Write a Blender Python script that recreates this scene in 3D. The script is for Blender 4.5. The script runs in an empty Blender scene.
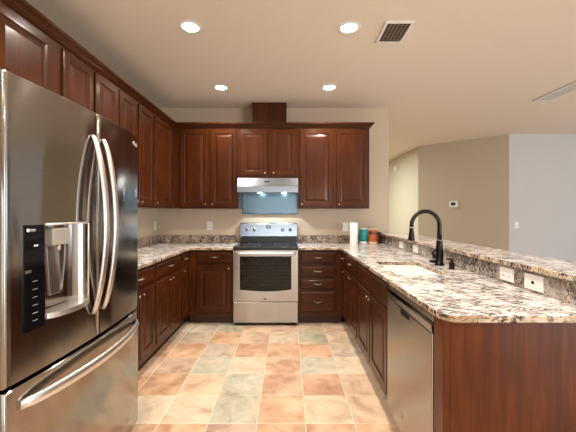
import bpy, bmesh, math, random
from mathutils import Vector, Matrix
random.seed(7)
PI = math.pi
scene = bpy.context.scene
COL = scene.collection

# ------------------------------------------------------------------ camera, world, light, exposure
cd = bpy.data.cameras.new('camera'); cam = bpy.data.objects.new('camera', cd); COL.objects.link(cam)
cam.location = (0, 0, 1.32); cam.rotation_euler = (PI/2, 0, 0)
cd.sensor_width = 36; cd.lens = 317/576*36; cd.shift_y = -3/576; cd.clip_start = .02
scene.camera = cam
vs = scene.view_settings
vs.view_transform = 'Standard'; vs.look = 'None'; vs.gamma = 1; vs.use_curve_mapping = False
vs.exposure = 0.10
W = bpy.data.worlds.new('world'); scene.world = W; W.use_nodes = True
bgn = W.node_tree.nodes['Background']; bgn.inputs[0].default_value = (.62, .72, .85, 1); bgn.inputs[1].default_value = 2.0

CEIL = 2.76
CAN_POWER = 24
DAY_BACK = 32
DAY_RIGHT = 25
DAY_LIVING = 230
HALL_FILL_POWER = 105
HOOD_POWER = 1.3
def area(name, loc, rot, sx, sy, power, color, shape='RECTANGLE'):
    l = bpy.data.lights.new(name, 'AREA'); l.shape = shape; l.size = sx
    if shape in ('RECTANGLE', 'ELLIPSE'): l.size_y = sy
    l.energy = power; l.color = color
    o = bpy.data.objects.new(name, l); COL.objects.link(o); o.location = loc; o.rotation_euler = rot
    return o
area('daylight_patio_door', (.2, -2.93, 1.15), (PI/2, 0, PI), 3.0, 2.0, DAY_BACK, (1, .95, .9)).rotation_euler = (PI/2, 0, 0)
area('daylight_living_window', (6.93, 2.2, 1.35), (0, PI/2, 0), 1.7, 2.8, DAY_RIGHT, (.72, .84, 1))
area('daylight_living_door', (4.9, -2.93, 1.15), (PI/2, 0, 0), 2.6, 2.0, DAY_LIVING, (.88, .93, 1))

# ------------------------------------------------------------------ materials
def nodes(m):
    m.use_nodes = True; return m.node_tree.nodes, m.node_tree.links, m.node_tree.nodes['Principled BSDF']
def setp(b, **k):
    for a, v in k.items():
        n = {'rough': 'Roughness', 'metal': 'Metallic', 'coat': 'Coat Weight', 'coatr': 'Coat Roughness', 'spec': 'Specular IOR Level',
             'aniso': 'Anisotropic', 'anrot': 'Anisotropic Rotation', 'trans': 'Transmission Weight'}[a]
        b.inputs[n].default_value = v
def plain(name, col, rough=.5, metal=0, emit=0, noise=0, nscale=40, bump=0, **k):
    m = bpy.data.materials.new(name); N, L, b = nodes(m)
    b.inputs['Base Color'].default_value = (*col, 1); setp(b, rough=rough, metal=metal, **k)
    if emit:
        b.inputs['Emission Color'].default_value = (*col, 1); b.inputs['Emission Strength'].default_value = emit
    if noise or bump:
        tc = N.new('ShaderNodeTexCoord'); nz = N.new('ShaderNodeTexNoise'); nz.inputs['Scale'].default_value = nscale; nz.inputs['Detail'].default_value = 5
        L.new(tc.outputs['Object'], nz.inputs['Vector'])
        if noise:
            mx = N.new('ShaderNodeMix'); mx.data_type = 'RGBA'
            mx.inputs[6].default_value = (*[c*(1-noise) for c in col], 1); mx.inputs[7].default_value = (*[min(1, c*(1+noise)) for c in col], 1)
            L.new(nz.outputs['Fac'], mx.inputs[0]); L.new(mx.outputs[2], b.inputs['Base Color'])
        if bump:
            bp = N.new('ShaderNodeBump'); bp.inputs['Strength'].default_value = bump; bp.inputs['Distance'].default_value = .002
            L.new(nz.outputs['Fac'], bp.inputs['Height']); L.new(bp.outputs[0], b.inputs['Normal'])
    return m
def ramp(N, pts):
    r = N.new('ShaderNodeValToRGB'); e = r.color_ramp.elements
    while len(e) < len(pts): e.new(.5)
    for x, (p, c) in zip(e, pts): x.position = p; x.color = (*c, 1) if len(c) == 3 else c
    return r
def wood(name, axis, c0, c1, c2):
    m = bpy.data.materials.new(name); N, L, b = nodes(m)
    tc = N.new('ShaderNodeTexCoord'); oi = N.new('ShaderNodeObjectInfo')
    add = N.new('ShaderNodeVectorMath'); add.operation = 'ADD'
    sc_ = N.new('ShaderNodeVectorMath'); sc_.operation = 'SCALE'; sc_.inputs[3].default_value = 7.3
    L.new(oi.outputs['Location'], sc_.inputs[0]); L.new(tc.outputs['Object'], add.inputs[0]); L.new(sc_.outputs[0], add.inputs[1])
    mp = N.new('ShaderNodeMapping'); s = [1, 1, 1]; s[axis] = .07; mp.inputs['Scale'].default_value = s
    L.new(add.outputs[0], mp.inputs[0])
    n1 = N.new('ShaderNodeTexNoise'); n1.inputs['Scale'].default_value = 34; n1.inputs['Detail'].default_value = 4; n1.inputs['Distortion'].default_value = .8
    L.new(mp.outputs[0], n1.inputs['Vector'])
    n2 = N.new('ShaderNodeTexNoise'); n2.inputs['Scale'].default_value = 3.5; n2.inputs['Detail'].default_value = 2
    L.new(add.outputs[0], n2.inputs['Vector'])
    r = ramp(N, [(.3, c0), (.52, c1), (.75, c2)]); L.new(n1.outputs['Fac'], r.inputs[0])
    mx = N.new('ShaderNodeMix'); mx.data_type = 'RGBA'; mx.blend_type = 'MULTIPLY'; mx.inputs[0].default_value = 1
    r2 = ramp(N, [(.3, (.82, .8, .8)), (.7, (1.12, 1.12, 1.1))]); L.new(n2.outputs['Fac'], r2.inputs[0])
    L.new(r.outputs[0], mx.inputs[6]); L.new(r2.outputs[0], mx.inputs[7]); L.new(mx.outputs[2], b.inputs['Base Color'])
    setp(b, rough=.34, spec=.15, coat=.25, coatr=.15)
    bp = N.new('ShaderNodeBump'); bp.inputs['Strength'].default_value = .02; bp.inputs['Distance'].default_value = .001
    L.new(n1.outputs['Fac'], bp.inputs['Height']); L.new(bp.outputs[0], b.inputs['Normal'])
    return m
WC = ((.040, .0088, .0014), (.058, .0136, .0021), (.082, .0205, .0032))
M = {}
M['wood'] = wood('cherry_wood_upright', 2, *WC)
M['woodx'] = wood('cherry_wood_along', 0, *WC)
M['woody'] = wood('cherry_wood_deep', 1, *WC)
M['wood_end'] = wood('cherry_wood_end_panel', 2, (.070, .0155, .0022), (.094, .0225, .0030), (.122, .032, .0045))
M['toe'] = plain('toe_kick_wood', (.05, .016, .008), .5, noise=.2)

def granite(name, base, mid, k=1.0, rot=0.0, dark=0.0):
    m = bpy.data.materials.new(name); N, L, b = nodes(m)
    geo = N.new('ShaderNodeNewGeometry')
    def noise(scale, stretch, r, off, det=4, dist=.6):
        vr = N.new('ShaderNodeVectorRotate'); vr.rotation_type = 'Z_AXIS'; vr.inputs['Angle'].default_value = r+rot; L.new(geo.outputs['Position'], vr.inputs['Vector'])
        mp = N.new('ShaderNodeMapping'); mp.inputs['Scale'].default_value = (1, stretch, stretch*.6); mp.inputs['Location'].default_value = (off, off*2, off)
        L.new(vr.outputs[0], mp.inputs[0])
        n = N.new('ShaderNodeTexNoise'); n.inputs['Scale'].default_value = scale; n.inputs['Detail'].default_value = det; n.inputs['Distortion'].default_value = dist
        L.new(mp.outputs[0], n.inputs['Vector']); return n
    def mixin(prev, fac, col):
        mx = N.new('ShaderNodeMix'); mx.data_type = 'RGBA'; L.new(fac, mx.inputs[0])
        if isinstance(prev, tuple): mx.inputs[6].default_value = (*prev, 1)
        else: L.new(prev, mx.inputs[6])
        mx.inputs[7].default_value = (*col, 1); return mx.outputs[2]
    def fac(n, a, bb):
        r = ramp(N, [(a-dark, (0, 0, 0)), (bb-dark, (1, 1, 1))]); L.new(n.outputs['Fac'], r.inputs[0]); return r.outputs[0]
    mk_ = noise(6.5*k, 1.5, .9, 77, 2); mr = ramp(N, [(.43, (.0, .0, .0)), (.56, (1, 1, 1))]); L.new(mk_.outputs['Fac'], mr.inputs[0])
    def masked(f):
        mm = N.new('ShaderNodeMath'); mm.operation = 'MULTIPLY'; L.new(f, mm.inputs[0]); L.new(mr.outputs[0], mm.inputs[1]); return mm.outputs[0]
    c = mixin(base, fac(noise(6*k, 1.8, .3, 3), .50, .66), mid)
    c = mixin(c, masked(fac(noise(9*k, 5.5, .15, 9), .56, .61)), (.30, .28, .29))
    c = mixin(c, fac(noise(11*k, 7.0, -.2, 21), .585, .62), (.22, .12, .06))
    c = mixin(c, fac(noise(7*k, 1.6, .6, 33, 3), .66, .72), (.34, .23, .12))
    c = mixin(c, masked(fac(noise(9*k, 9, .5, 47, 3, .9), .555, .585)), (.04, .03, .03))
    c = mixin(c, masked(fac(noise(8*k, 9, -.45, 61, 3, .9), .56, .585)), (.055, .028, .022))
    L.new(c, b.inputs['Base Color']); setp(b, rough=.16, spec=.4)
    return m
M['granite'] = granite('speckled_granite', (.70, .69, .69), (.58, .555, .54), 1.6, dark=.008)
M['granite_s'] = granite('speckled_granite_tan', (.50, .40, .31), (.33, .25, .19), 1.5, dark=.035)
M['granite_e'] = granite('speckled_granite_warm_lit_edge', (.56, .45, .33), (.40, .28, .17), 1.3, dark=.02)  # warm reflected light on the slab edges put into the colour
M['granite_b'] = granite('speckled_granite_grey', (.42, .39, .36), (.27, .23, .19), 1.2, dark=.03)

def steel(name, col=(.36, .335, .305), rough=.11, horiz=True, bump=.42):
    m = bpy.data.materials.new(name); N, L, b = nodes(m)
    b.inputs['Base Color'].default_value = (*col, 1); setp(b, rough=rough, metal=1, aniso=.94, anrot=.25 if horiz else 0)
    tg = N.new('ShaderNodeTangent'); tg.direction_type = 'RADIAL'; tg.axis = 'Z'; L.new(tg.outputs[0], b.inputs['Tangent'])
    tc = N.new('ShaderNodeTexCoord'); mp = N.new('ShaderNodeMapping'); mp.inputs['Scale'].default_value = (1, 1, .35)
    L.new(tc.outputs['Object'], mp.inputs[0])
    n = N.new('ShaderNodeTexNoise'); n.inputs['Scale'].default_value = 5; n.inputs['Detail'].default_value = 1; L.new(mp.outputs[0], n.inputs['Vector'])
    n2 = N.new('ShaderNodeTexNoise'); n2.inputs['Scale'].default_value = 20; n2.inputs['Detail'].default_value = 3
    mp2 = N.new('ShaderNodeMapping'); mp2.inputs['Scale'].default_value = (.6, .6, 25); L.new(tc.outputs['Object'], mp2.inputs[0]); L.new(mp2.outputs[0], n2.inputs['Vector'])
    r = ramp(N, [(.3, [c*.90 for c in col]), (.7, [min(1, c*1.06) for c in col])]); L.new(n2.outputs['Fac'], r.inputs[0]); L.new(r.outputs[0], b.inputs['Base Color'])
    bp = N.new('ShaderNodeBump'); bp.inputs['Strength'].default_value = bump; bp.inputs['Distance'].default_value = .006
    L.new(n.outputs['Fac'], bp.inputs['Height']); L.new(bp.outputs[0], b.inputs['Normal'])
    return m
M['steel'] = steel('brushed_stainless_steel')
M['steel_dw'] = steel('brushed_stainless_front', (.43, .41, .385), rough=.22, bump=.2)
M['handle'] = plain('satin_steel_handle', (.80, .77, .74), .34, 1)
M['hood'] = plain('stainless_hood', (.46, .54, .64), .22, 1)
M['hoodpanel'] = plain('stainless_wall_panel', (.17, .25, .31), .25, 1, noise=.05, nscale=3)
M['nickel'] = plain('brushed_nickel', (.52, .48, .44), .3, 1)
M['gasket'] = plain('dark_gasket', (.008, .008, .008), .8, spec=.15)
M['fridge_side'] = plain('grey_fridge_side', (.42, .38, .33), .45, .3)
M['blackglass'] = plain('black_glass', (.004, .004, .005), .08, spec=.18)
M['blackgloss'] = plain('black_enamel', (.012, .012, .013), .2)
M['cooktop'] = plain('ceramic_cooktop', (.012, .016, .022), .07, spec=.8)
M['burner'] = plain('burner_ring_print', (.10, .11, .12), .3)
M['marks'] = plain('pale_print', (.7, .7, .7), .5)
M['printgrey'] = plain('grey_print', (.42, .42, .42), .5)
M['redled'] = plain('display_digits', (.5, .9, 1.0), .5, emit=.5)
M['white'] = plain('white_plastic', (.82, .80, .77), .35)
M['porcelain'] = plain('white_porcelain', (.86, .84, .80), .15)
M['bronze'] = plain('oil_rubbed_bronze', (.022, .017, .015), .28, .85)
M['bronze_ring'] = plain('polished_ring', (.7, .66, .6), .2, 1)
M['paper'] = plain('paper_towel', (.86, .82, .80), .9, noise=.05, nscale=120, bump=.4)
M['card'] = plain('cardboard_core', (.35, .24, .14), .8)
M['teal'] = plain('teal_label', (.008, .27, .29), .3, noise=.35, nscale=26)
M['orange'] = plain('orange_label', (.50, .13, .04), .35, noise=.6, nscale=30)
M['brownc'] = plain('brown_can', (.12, .045, .02), .35)
M['cream'] = plain('cream_label', (.75, .6, .42), .4)
M['maroon'] = plain('maroon_jar', (.10, .012, .02), .25)
M['tan'] = plain('tan_wall_paint', (.56, .45, .325), .75, noise=.03, nscale=2, bump=.1)
M['shaded_tan'] = plain('tan_paint_shaded', (.47, .40, .30), .8, noise=.02, nscale=2)  # tan paint again, the angled wall's dimmer light put into the colour
M['daylit_tan'] = plain('tan_paint_daylit', (.56, .54, .52), .8, noise=.02, nscale=2)  # tan paint again, cool daylight put into the colour
M['hall_lit_tan'] = plain('tan_paint_hall_lit', (.60, .58, .49), .8, noise=.02, nscale=2)  # tan paint again, the hall's brighter light put into the colour
M['ceil'] = plain('ceiling_paint', (.83, .735, .615), .85, noise=.02, nscale=3, bump=.15)
M['trimw'] = plain('white_trim_paint', (.8, .78, .74), .4)
M['dark'] = plain('vent_dark', (.02, .012, .01), .8)
M['slat'] = plain('vent_slat_paint', (.26, .19, .14), .5)
M['lens'] = plain('lamp_lens', (1, .97, .92), .4, emit=14)
M['hoodlens'] = plain('hood_bulb', (.9, .97, 1), .4, emit=12)
M['grass'] = plain('lawn', (.12, .2, .04), .9, noise=.4, nscale=8)
M['bush'] = plain('hedge_leaves', (.05, .11, .02), .8, noise=.6, nscale=10)
M['rack'] = plain('oven_rack_chrome', (.6, .57, .5), .3, 1)
M['oveninside'] = plain('oven_enamel', (.012, .013, .009), .45)
M['clear'] = plain('clear_glass', (1, 1, 1), .02, trans=1.0)

def oven_glass():
    m = bpy.data.materials.new('oven_glass_reflection_tint'); N, L, b = nodes(m)
    tr = N.new('ShaderNodeBsdfTransparent'); tr.inputs[0].default_value = (.34, .36, .22, 1)  # greenish floor reflection put into the dark glass tint
    gl = N.new('ShaderNodeBsdfGlossy'); gl.inputs['Roughness'].default_value = .03
    fr = N.new('ShaderNodeFresnel'); fr.inputs[0].default_value = 1.45
    mx = N.new('ShaderNodeMixShader'); L.new(fr.outputs[0], mx.inputs[0]); L.new(tr.outputs[0], mx.inputs[1]); L.new(gl.outputs[0], mx.inputs[2])
    L.new(mx.outputs[0], N['Material Output'].inputs[0]); return m
M['ovenglass'] = oven_glass()

def tile_mat():
    m = bpy.data.materials.new('terracotta_slate_tile'); N, L, b = nodes(m)
    at = N.new('ShaderNodeVertexColor'); at.layer_name = 'tile'
    geo = N.new('ShaderNodeNewGeometry')
    v = N.new('ShaderNodeVectorMath'); v.operation = 'MULTIPLY_ADD'; v.inputs[1].default_value = (9, 9, 9)
    L.new(at.outputs[0], v.inputs[0]); L.new(geo.outputs['Position'], v.inputs[2])
    n = N.new('ShaderNodeTexNoise'); n.inputs['Scale'].default_value = 5.5; n.inputs['Detail'].default_value = 7; n.inputs['Roughness'].default_value = .62; n.inputs['Distortion'].default_value = .8
    L.new(v.outputs[0], n.inputs['Vector'])
    r = ramp(N, [(.3, (.66, .58, .52)), (.48, (1, 1, 1)), (.66, (1.32, 1.36, 1.4))]); L.new(n.outputs['Fac'], r.inputs[0])
    mx = N.new('ShaderNodeMix'); mx.data_type = 'RGBA'; mx.blend_type = 'MULTIPLY'; mx.inputs[0].default_value = 1
    L.new(at.outputs[0], mx.inputs[6]); L.new(r.outputs[0], mx.inputs[7])
    n3 = N.new('ShaderNodeTexNoise'); n3.inputs['Scale'].default_value = 4; n3.inputs['Detail'].default_value = 3; L.new(v.outputs[0], n3.inputs['Vector'])
    r3 = ramp(N, [(.5, (0, 0, 0)), (.72, (.75, .75, .75))]); L.new(n3.outputs['Fac'], r3.inputs[0])
    m3 = N.new('ShaderNodeMix'); m3.data_type = 'RGBA'; L.new(r3.outputs[0], m3.inputs[0]); L.new(mx.outputs[2], m3.inputs[6]); m3.inputs[7].default_value = (.62, .47, .33, 1)
    L.new(m3.outputs[2], b.inputs['Base Color']); setp(b, rough=.42, spec=.4)
    bp = N.new('ShaderNodeBump'); bp.inputs['Strength'].default_value = .35; bp.inputs['Distance'].default_value = .003
    L.new(n.outputs['Fac'], bp.inputs['Height']); L.new(bp.outputs[0], b.inputs['Normal'])
    return m
M['tile'] = tile_mat()
M['grout'] = plain('cream_grout', (.66, .56, .44), .9)

# ------------------------------------------------------------------ helpers
ORG = {}
def tag(o, label=None, cat=None, group=None, kind=None):
    if label: o['label'] = label
    if cat: o['category'] = cat
    if group: o['group'] = group
    if kind: o['kind'] = kind
    return o
def thing(name, loc, label, cat, group=None):
    o = bpy.data.objects.new(name, None); COL.objects.link(o); o.location = loc; o.empty_display_size = .1
    ORG[o.name] = Vector(loc); return tag(o, label, cat, group)
def axis_mat(center, axis):
    z = Vector(axis).normalized(); q = Vector((0, 0, 1)).rotation_difference(z)
    return Matrix.Translation(center) @ q.to_matrix().to_4x4()
class MB:
    def __init__(s): s.bm = bmesh.new(); s.smooth = set()
    def _bev(s, verts, bev, seg=2):
        es = list({e for v in verts for e in v.link_edges})
        bmesh.ops.bevel(s.bm, geom=es, offset=bev, segments=seg, affect='EDGES', profile=.5)
    def box(s, x0, x1, y0, y1, z0, z1, bev=0, seg=2):
        vv = [s.bm.verts.new((x, y, z)) for x in (min(x0, x1), max(x0, x1)) for y in (min(y0, y1), max(y0, y1)) for z in (min(z0, z1), max(z0, z1))]
        for f in ((0,1,3,2),(4,6,7,5),(0,4,5,1),(2,3,7,6),(0,2,6,4),(1,5,7,3)): s.bm.faces.new([vv[i] for i in f])
        if bev: s._bev(vv, bev, seg)
        return s
    def prism(s, pts, vec, bev=0):
        """closed polygon (3-D points) extruded along vec"""
        a = [s.bm.verts.new(p) for p in pts]; b = [s.bm.verts.new(Vector(p)+Vector(vec)) for p in pts]
        s.bm.faces.new(a); s.bm.faces.new(b[::-1]); n = len(a)
        for i in range(n): s.bm.faces.new((a[i], b[i], b[(i+1) % n], a[(i+1) % n]))
        if bev: s._bev(a+b, bev)
        return s
    def lathe(s, prof, center=(0, 0, 0), axis=(0, 0, 1), seg=24, cap=True, sc=(1, 1)):
        mt = axis_mat(center, axis); rings = []
        for r, z in prof:
            if r < 1e-6: rings.append([s.bm.verts.new(mt @ Vector((0, 0, z)))])
            else: rings.append([s.bm.verts.new(mt @ Vector((r*math.cos(2*PI*i/seg)*sc[0], r*math.sin(2*PI*i/seg)*sc[1], z))) for i in range(seg)])
        for a, b in zip(rings, rings[1:]):
            for i in range(seg):
                j = (i+1) % seg
                if len(a) == 1 and len(b) == 1: continue
                if len(a) == 1: f = (a[0], b[i], b[j])
                elif len(b) == 1: f = (a[i], a[j], b[0])
                else: f = (a[i], a[j], b[j], b[i])
                s.bm.faces.new(f).smooth = True
        if cap:
            for r in (rings[0], rings[-1]):
                if len(r) > 1: s.bm.faces.new(r)
        return s
    def tube(s, pts, rad, seg=12, sc=None):
        pts = [Vector(p) for p in pts]; n = len(pts)
        rad = rad if isinstance(rad, (list, tuple)) else [rad]*n
        tang = [(pts[min(i+1, n-1)]-pts[max(i-1, 0)]).normalized() for i in range(n)]
        ref = Vector((0, 0, 1)) if abs(tang[0].z) < .9 else Vector((1, 0, 0))
        u = (ref - tang[0]*ref.dot(tang[0])).normalized(); rings = []
        for i in range(n):
            u = (u - tang[i]*u.dot(tang[i])).normalized(); v = tang[i].cross(u); k = sc or (1, 1)
            rings.append([s.bm.verts.new(pts[i] + (u*math.cos(2*PI*j/seg)*k[0] + v*math.sin(2*PI*j/seg)*k[1])*rad[i]) for j in range(seg)])
        for a, b in zip(rings, rings[1:]):
            for j in range(seg): s.bm.faces.new((a[j], a[(j+1) % seg], b[(j+1) % seg], b[j])).smooth = True
        s.bm.faces.new(rings[0]); s.bm.faces.new(rings[-1]); return s
    def panel(s, o, U, V, N, w, h, prof):
        """moulded rectangular board: loops of (inset, height)"""
        o, U, V, N = Vector(o), Vector(U), Vector(V), Vector(N); loops = []
        for i, d in prof:
            loops.append([s.bm.verts.new(o + U*a + V*b + N*d) for a, b in ((i, i), (w-i, i), (w-i, h-i), (i, h-i))])
        s.bm.faces.new(loops[0])
        for a, b in zip(loops, loops[1:]):
            for j in range(4): s.bm.faces.new((a[j], a[(j+1) % 4], b[(j+1) % 4], b[j]))
        s.bm.faces.new(loops[-1]); return s
    def build(s, name, mat, parent=None, smooth=False, auto=None):
        bm = s.bm; bmesh.ops.recalc_face_normals(bm, faces=bm.faces)
        if parent is not None:
            off = ORG[parent.name]; bmesh.ops.translate(bm, verts=bm.verts, vec=-off)
            org = off
        else:
            xs = [v.co for v in bm.verts]
            lo = Vector([min(v[i] for v in xs) for i in range(3)]); hi = Vector([max(v[i] for v in xs) for i in range(3)])
            org = Vector(((lo.x+hi.x)/2, (lo.y+hi.y)/2, lo.z)); bmesh.ops.translate(bm, verts=bm.verts, vec=-org)
        if smooth:
            for f in bm.faces: f.smooth = True
        me = bpy.data.meshes.new(name); bm.to_mesh(me); bm.free(); me.materials.append(M[mat] if isinstance(mat, str) else mat)
        o = bpy.data.objects.new(name, me); COL.objects.link(o)
        if parent is not None: o.parent = parent
        else: o.location = org
        ORG[o.name] = org
        if auto: me.set_sharp_from_angle(angle=math.radians(auto))
        return o
def struct(name, mb, mat): return tag(mb.build(name, mat), kind='structure')
def copy_tree(root, loc, label=None):
    r = root.copy(); COL.objects.link(r); r.location = loc; ORG[r.name] = Vector(loc)
    if label: r['label'] = label
    for ch in [o for o in COL.objects if o.parent == root]:
        c = ch.copy(); COL.objects.link(c); c.parent = r
        for g in [o for o in COL.objects if o.parent == ch]:
            d = g.copy(); COL.objects.link(d); d.parent = c
    return r
def text_part(name, body, size, loc, X, Y, mat, parent, depth=.0006):
    """flat raised lettering; X = reading direction, Y = up"""
    cu = bpy.data.curves.new(name, 'FONT'); cu.body = body; cu.size = size; cu.extrude = depth; cu.align_x = 'CENTER'; cu.align_y = 'CENTER'; cu.resolution_u = 2
    to = bpy.data.objects.new(name, cu); COL.objects.link(to)
    dg = bpy.context.evaluated_depsgraph_get(); me = bpy.data.meshes.new_from_object(to.evaluated_get(dg))
    bpy.data.objects.remove(to); bpy.data.curves.remove(cu)
    X, Y = Vector(X), Vector(Y); Z = X.cross(Y); mt = Matrix((X, Y, Z)).transposed().to_4x4()
    me.transform(Matrix.Translation(Vector(loc)-ORG[parent.name]) @ mt)
    me.materials.clear(); me.materials.append(M[mat]); me.name = name
    o = bpy.data.objects.new(name, me); COL.objects.link(o); o.parent = parent; ORG[o.name] = ORG[parent.name]; return o

# ------------------------------------------------------------------ room shell
LX, BY = -1.79, 4.36
X1, Y0, Y1 = 7.0, -3.0, 10.0
# floor: cream grout bed with individual coloured tiles
pal = {'c': (.62, .48, .35), 'p': (.58, .40, .28), 'g': (.42, .40, .31), 'o': (.56, .33, .20), 't': (.48, .27, .17), 'm': (.43, .29, .22), 'b': (.52, .42, .33), 'y': (.60, .51, .39)}
rows = {-1: 'ppotmoto', 0: 'yccgocyc', 1: 'otopgttp', 2: 'pgpgctgc'}
rows = {-1: 'pptomoto', 0: 'yyycgocpc', 1: 'ooopgttpc', 2: 'pppgctgcc', 3: 'ooobooobc', 4: 'bbbopcgcp', 5: 'yyygpmcpp'}
# columns start at -6
struct('floor', MB().box(LX-.15, X1, Y0, Y1, -.1, -.004), 'grout')
bm = bmesh.new(); cl = bm.loops.layers.float_color.new('tile'); T = .307; rnd = random.Random(3)
for r in range(-16, 26):
    for c in range(-6, 22):
        xa, ya = .113+T*c, 1.9926+T*r
        xb, yb = xa+T-.005, ya+T-.005
        xa, xb, yb = max(xa, LX), min(xb, X1), min(yb, Y1)
        if xb-xa < .01 or ya < Y0: continue
        if r in rows and -6 <= c < 3 and c+6 < len(rows[r]): k = rows[r][c+6]
        else: k = rnd.choice('cpgotmby')
        fq = rnd.uniform(.93, 1.07); col = [(v*.9+w_*.1)*.84*fq for v, w_ in zip(pal[k], (.62, .49, .37))]
        e = .004
        lo = [bm.verts.new(p) for p in ((xa, ya, -.004), (xb, ya, -.004), (xb, yb, -.004), (xa, yb, -.004))]
        hi = [bm.verts.new(p) for p in ((xa+e, ya+e, 0), (xb-e, ya+e, 0), (xb-e, yb-e, 0), (xa+e, yb-e, 0))]
        fs = [bm.faces.new(hi)] + [bm.faces.new((lo[i], lo[(i+1) % 4], hi[(i+1) % 4], hi[i])) for i in range(4)]
        for f in fs:
            for l in f.loops: l[cl] = (*col, 1)
me = bpy.data.meshes.new('floor_tiles'); bm.to_mesh(me); bm.free(); me.materials.append(M['tile'])
fo = bpy.data.objects.new('floor_tiles', me); COL.objects.link(fo); tag(fo, kind='structure')

# ceiling with real openings for the recessed cans
cans = [(-.755, 2.45), (.475, 2.46), (-.767, 3.63), (.472, 3.63), (-.76, 1.22), (.475, 1.22), (-.76, 0.0), (.475, 0.0)]
def cell_slab(mb, xs, ys, z0, z1, skip):
    for i in range(len(xs)-1):
        for j in range(len(ys)-1):
            if (i, j) in skip: continue
    V = {}
    def v(x, y, z):
        k = (round(x, 5), round(y, 5), round(z, 5))
        if k not in V: V[k] = mb.bm.verts.new((x, y, z))
        return V[k]
    for i in range(len(xs)-1):
        for j in range(len(ys)-1):
            if (i, j) in skip: continue
            a, b, c, d = (xs[i], ys[j]), (xs[i+1], ys[j]), (xs[i+1], ys[j+1]), (xs[i], ys[j+1])
            mb.bm.faces.new([v(*p, z1) for p in (a, b, c, d)]); mb.bm.faces.new([v(*p, z0) for p in (d, c, b, a)])
            for (p, q, di, dj) in ((a, b, 0, -1), (b, c, 1, 0), (c, d, 0, 1), (d, a, -1, 0)):
                ni, nj = i+di, j+dj
                if (ni, nj) in skip or ni < 0 or nj < 0 or ni >= len(xs)-1 or nj >= len(ys)-1:
                    mb.bm.faces.new([v(*p, z1), v(*p, z0), v(*q, z0), v(*q, z1)])
    return mb
hs = .062
def breaks(lo, hi, cs): return sorted({round(lo, 4), round(hi, 4)} | {round(c-hs, 4) for c in cs} | {round(c+hs, 4) for c in cs})
xs = breaks(LX-.15, X1, [c[0] for c in cans]); ys = breaks(Y0, Y1, [c[1] for c in cans])
skip = set()
for cx, cy in cans:
    for i in range(len(xs)-1):
        for j in range(len(ys)-1):
            mx_, my_ = (xs[i]+xs[i+1])/2, (ys[j]+ys[j+1])/2
            if abs(mx_-cx) < hs-.0001 and abs(my_-cy) < hs-.0001: skip.add((i, j))
struct('ceiling', cell_slab(MB(), xs, ys, CEIL, CEIL+.03, skip), 'ceil')

struct('wall_left', MB().box(LX-.15, LX, Y0, BY+.12, -.004, CEIL), 'tan')
struct('wall_back', MB().box(LX, 1.389, BY, BY+.12, -.004, CEIL), 'tan')
struct('wall_hall', MB().box(2.82, 2.94, 6.86, Y1, -.004, CEIL), 'hall_lit_tan')
A, Bp = Vector((2.82, 6.84)), Vector((4.03, 5.78))
dv = (Bp-A).normalized(); nv = Vector((-dv.y, dv.x))*.12
struct('wall_angled', MB().prism([(A.x, A.y, -.004), (Bp.x, Bp.y, -.004), (Bp.x+nv.x, Bp.y+nv.y, -.004), (A.x+nv.x, A.y+nv.y, -.004)], (0, 0, CEIL+.004)), 'shaded_tan')
struct('wall_far', MB().box(4.032, X1, 5.78, 5.9, -.004, CEIL), 'daylit_tan')
struct('wall_end', MB().box(LX, 2.82, Y1-.12, Y1, -.004, CEIL), 'tan')
struct('wall_side', MB().box(LX-.15, LX, BY+.13, Y1, -.004, CEIL), 'tan')
# living room side wall with window opening
mb = MB(); mb.box(X1, X1+.15, Y0, .8, -.004, CEIL); mb.box(X1, X1+.15, 3.6, Y1, -.004, CEIL); mb.box(X1, X1+.15, .8, 3.6, -.004, .5); mb.box(X1, X1+.15, .8, 3.6, 2.2, CEIL)
struct('wall_right', mb, 'daylit_tan')
mb = MB()
for a, b, c, d in ((.8, 3.6, .5, .56), (.8, 3.6, 2.14, 2.2), (.8, .86, .56, 2.14), (3.54, 3.6, .56, 2.14), (2.17, 2.23, .56, 2.14)): mb.box(X1+.02, X1+.07, a, b, c, d)
struct('window_1', mb, 'trimw')
# wall behind the camera with patio door opening
mb = MB(); mb.box(LX-.15, -1.3, Y0-.15, Y0, -.004, CEIL); mb.box(1.7, 3.6, Y0-.15, Y0, -.004, CEIL); mb.box(6.2, X1+.15, Y0-.15, Y0, -.004, CEIL); mb.box(3.6, 6.2, Y0-.15, Y0, 2.2, CEIL); mb.box(-1.3, 1.7, Y0-.15, Y0, 2.2, CEIL)
struct('wall_front', mb, 'tan')
mb = MB()
for a, b, c, d in ((-1.3, 1.7, .0, .07), (-1.3, 1.7, 2.13, 2.2), (-1.3, -1.22, .07, 2.13), (1.62, 1.7, .07, 2.13), (.16, .24, .07, 2.13)): mb.box(a, b, Y0-.08, Y0-.02, c, d)
struct('door_1', mb, 'trimw')
mb = MB()
for a, b, c, d in ((3.6, 6.2, .0, .07), (3.6, 6.2, 2.13, 2.2), (3.6, 3.68, .07, 2.13), (6.12, 6.2, .07, 2.13), (4.86, 4.94, .07, 2.13)): mb.box(a, b, Y0-.08, Y0-.02, c, d)
struct('door_2', mb, 'trimw')
struct('ground', MB().box(-30, 30, -40, Y0-.16, -.2, -.1), 'grass')
struct('pony_wall', MB().box(1.288, 1.40, 1.292, BY-.001, 0, 1.019), 'tan')
struct('baseboard_far', MB().box(4.04, X1, 5.765, 5.779, 0, .09), 'trimw')

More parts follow.
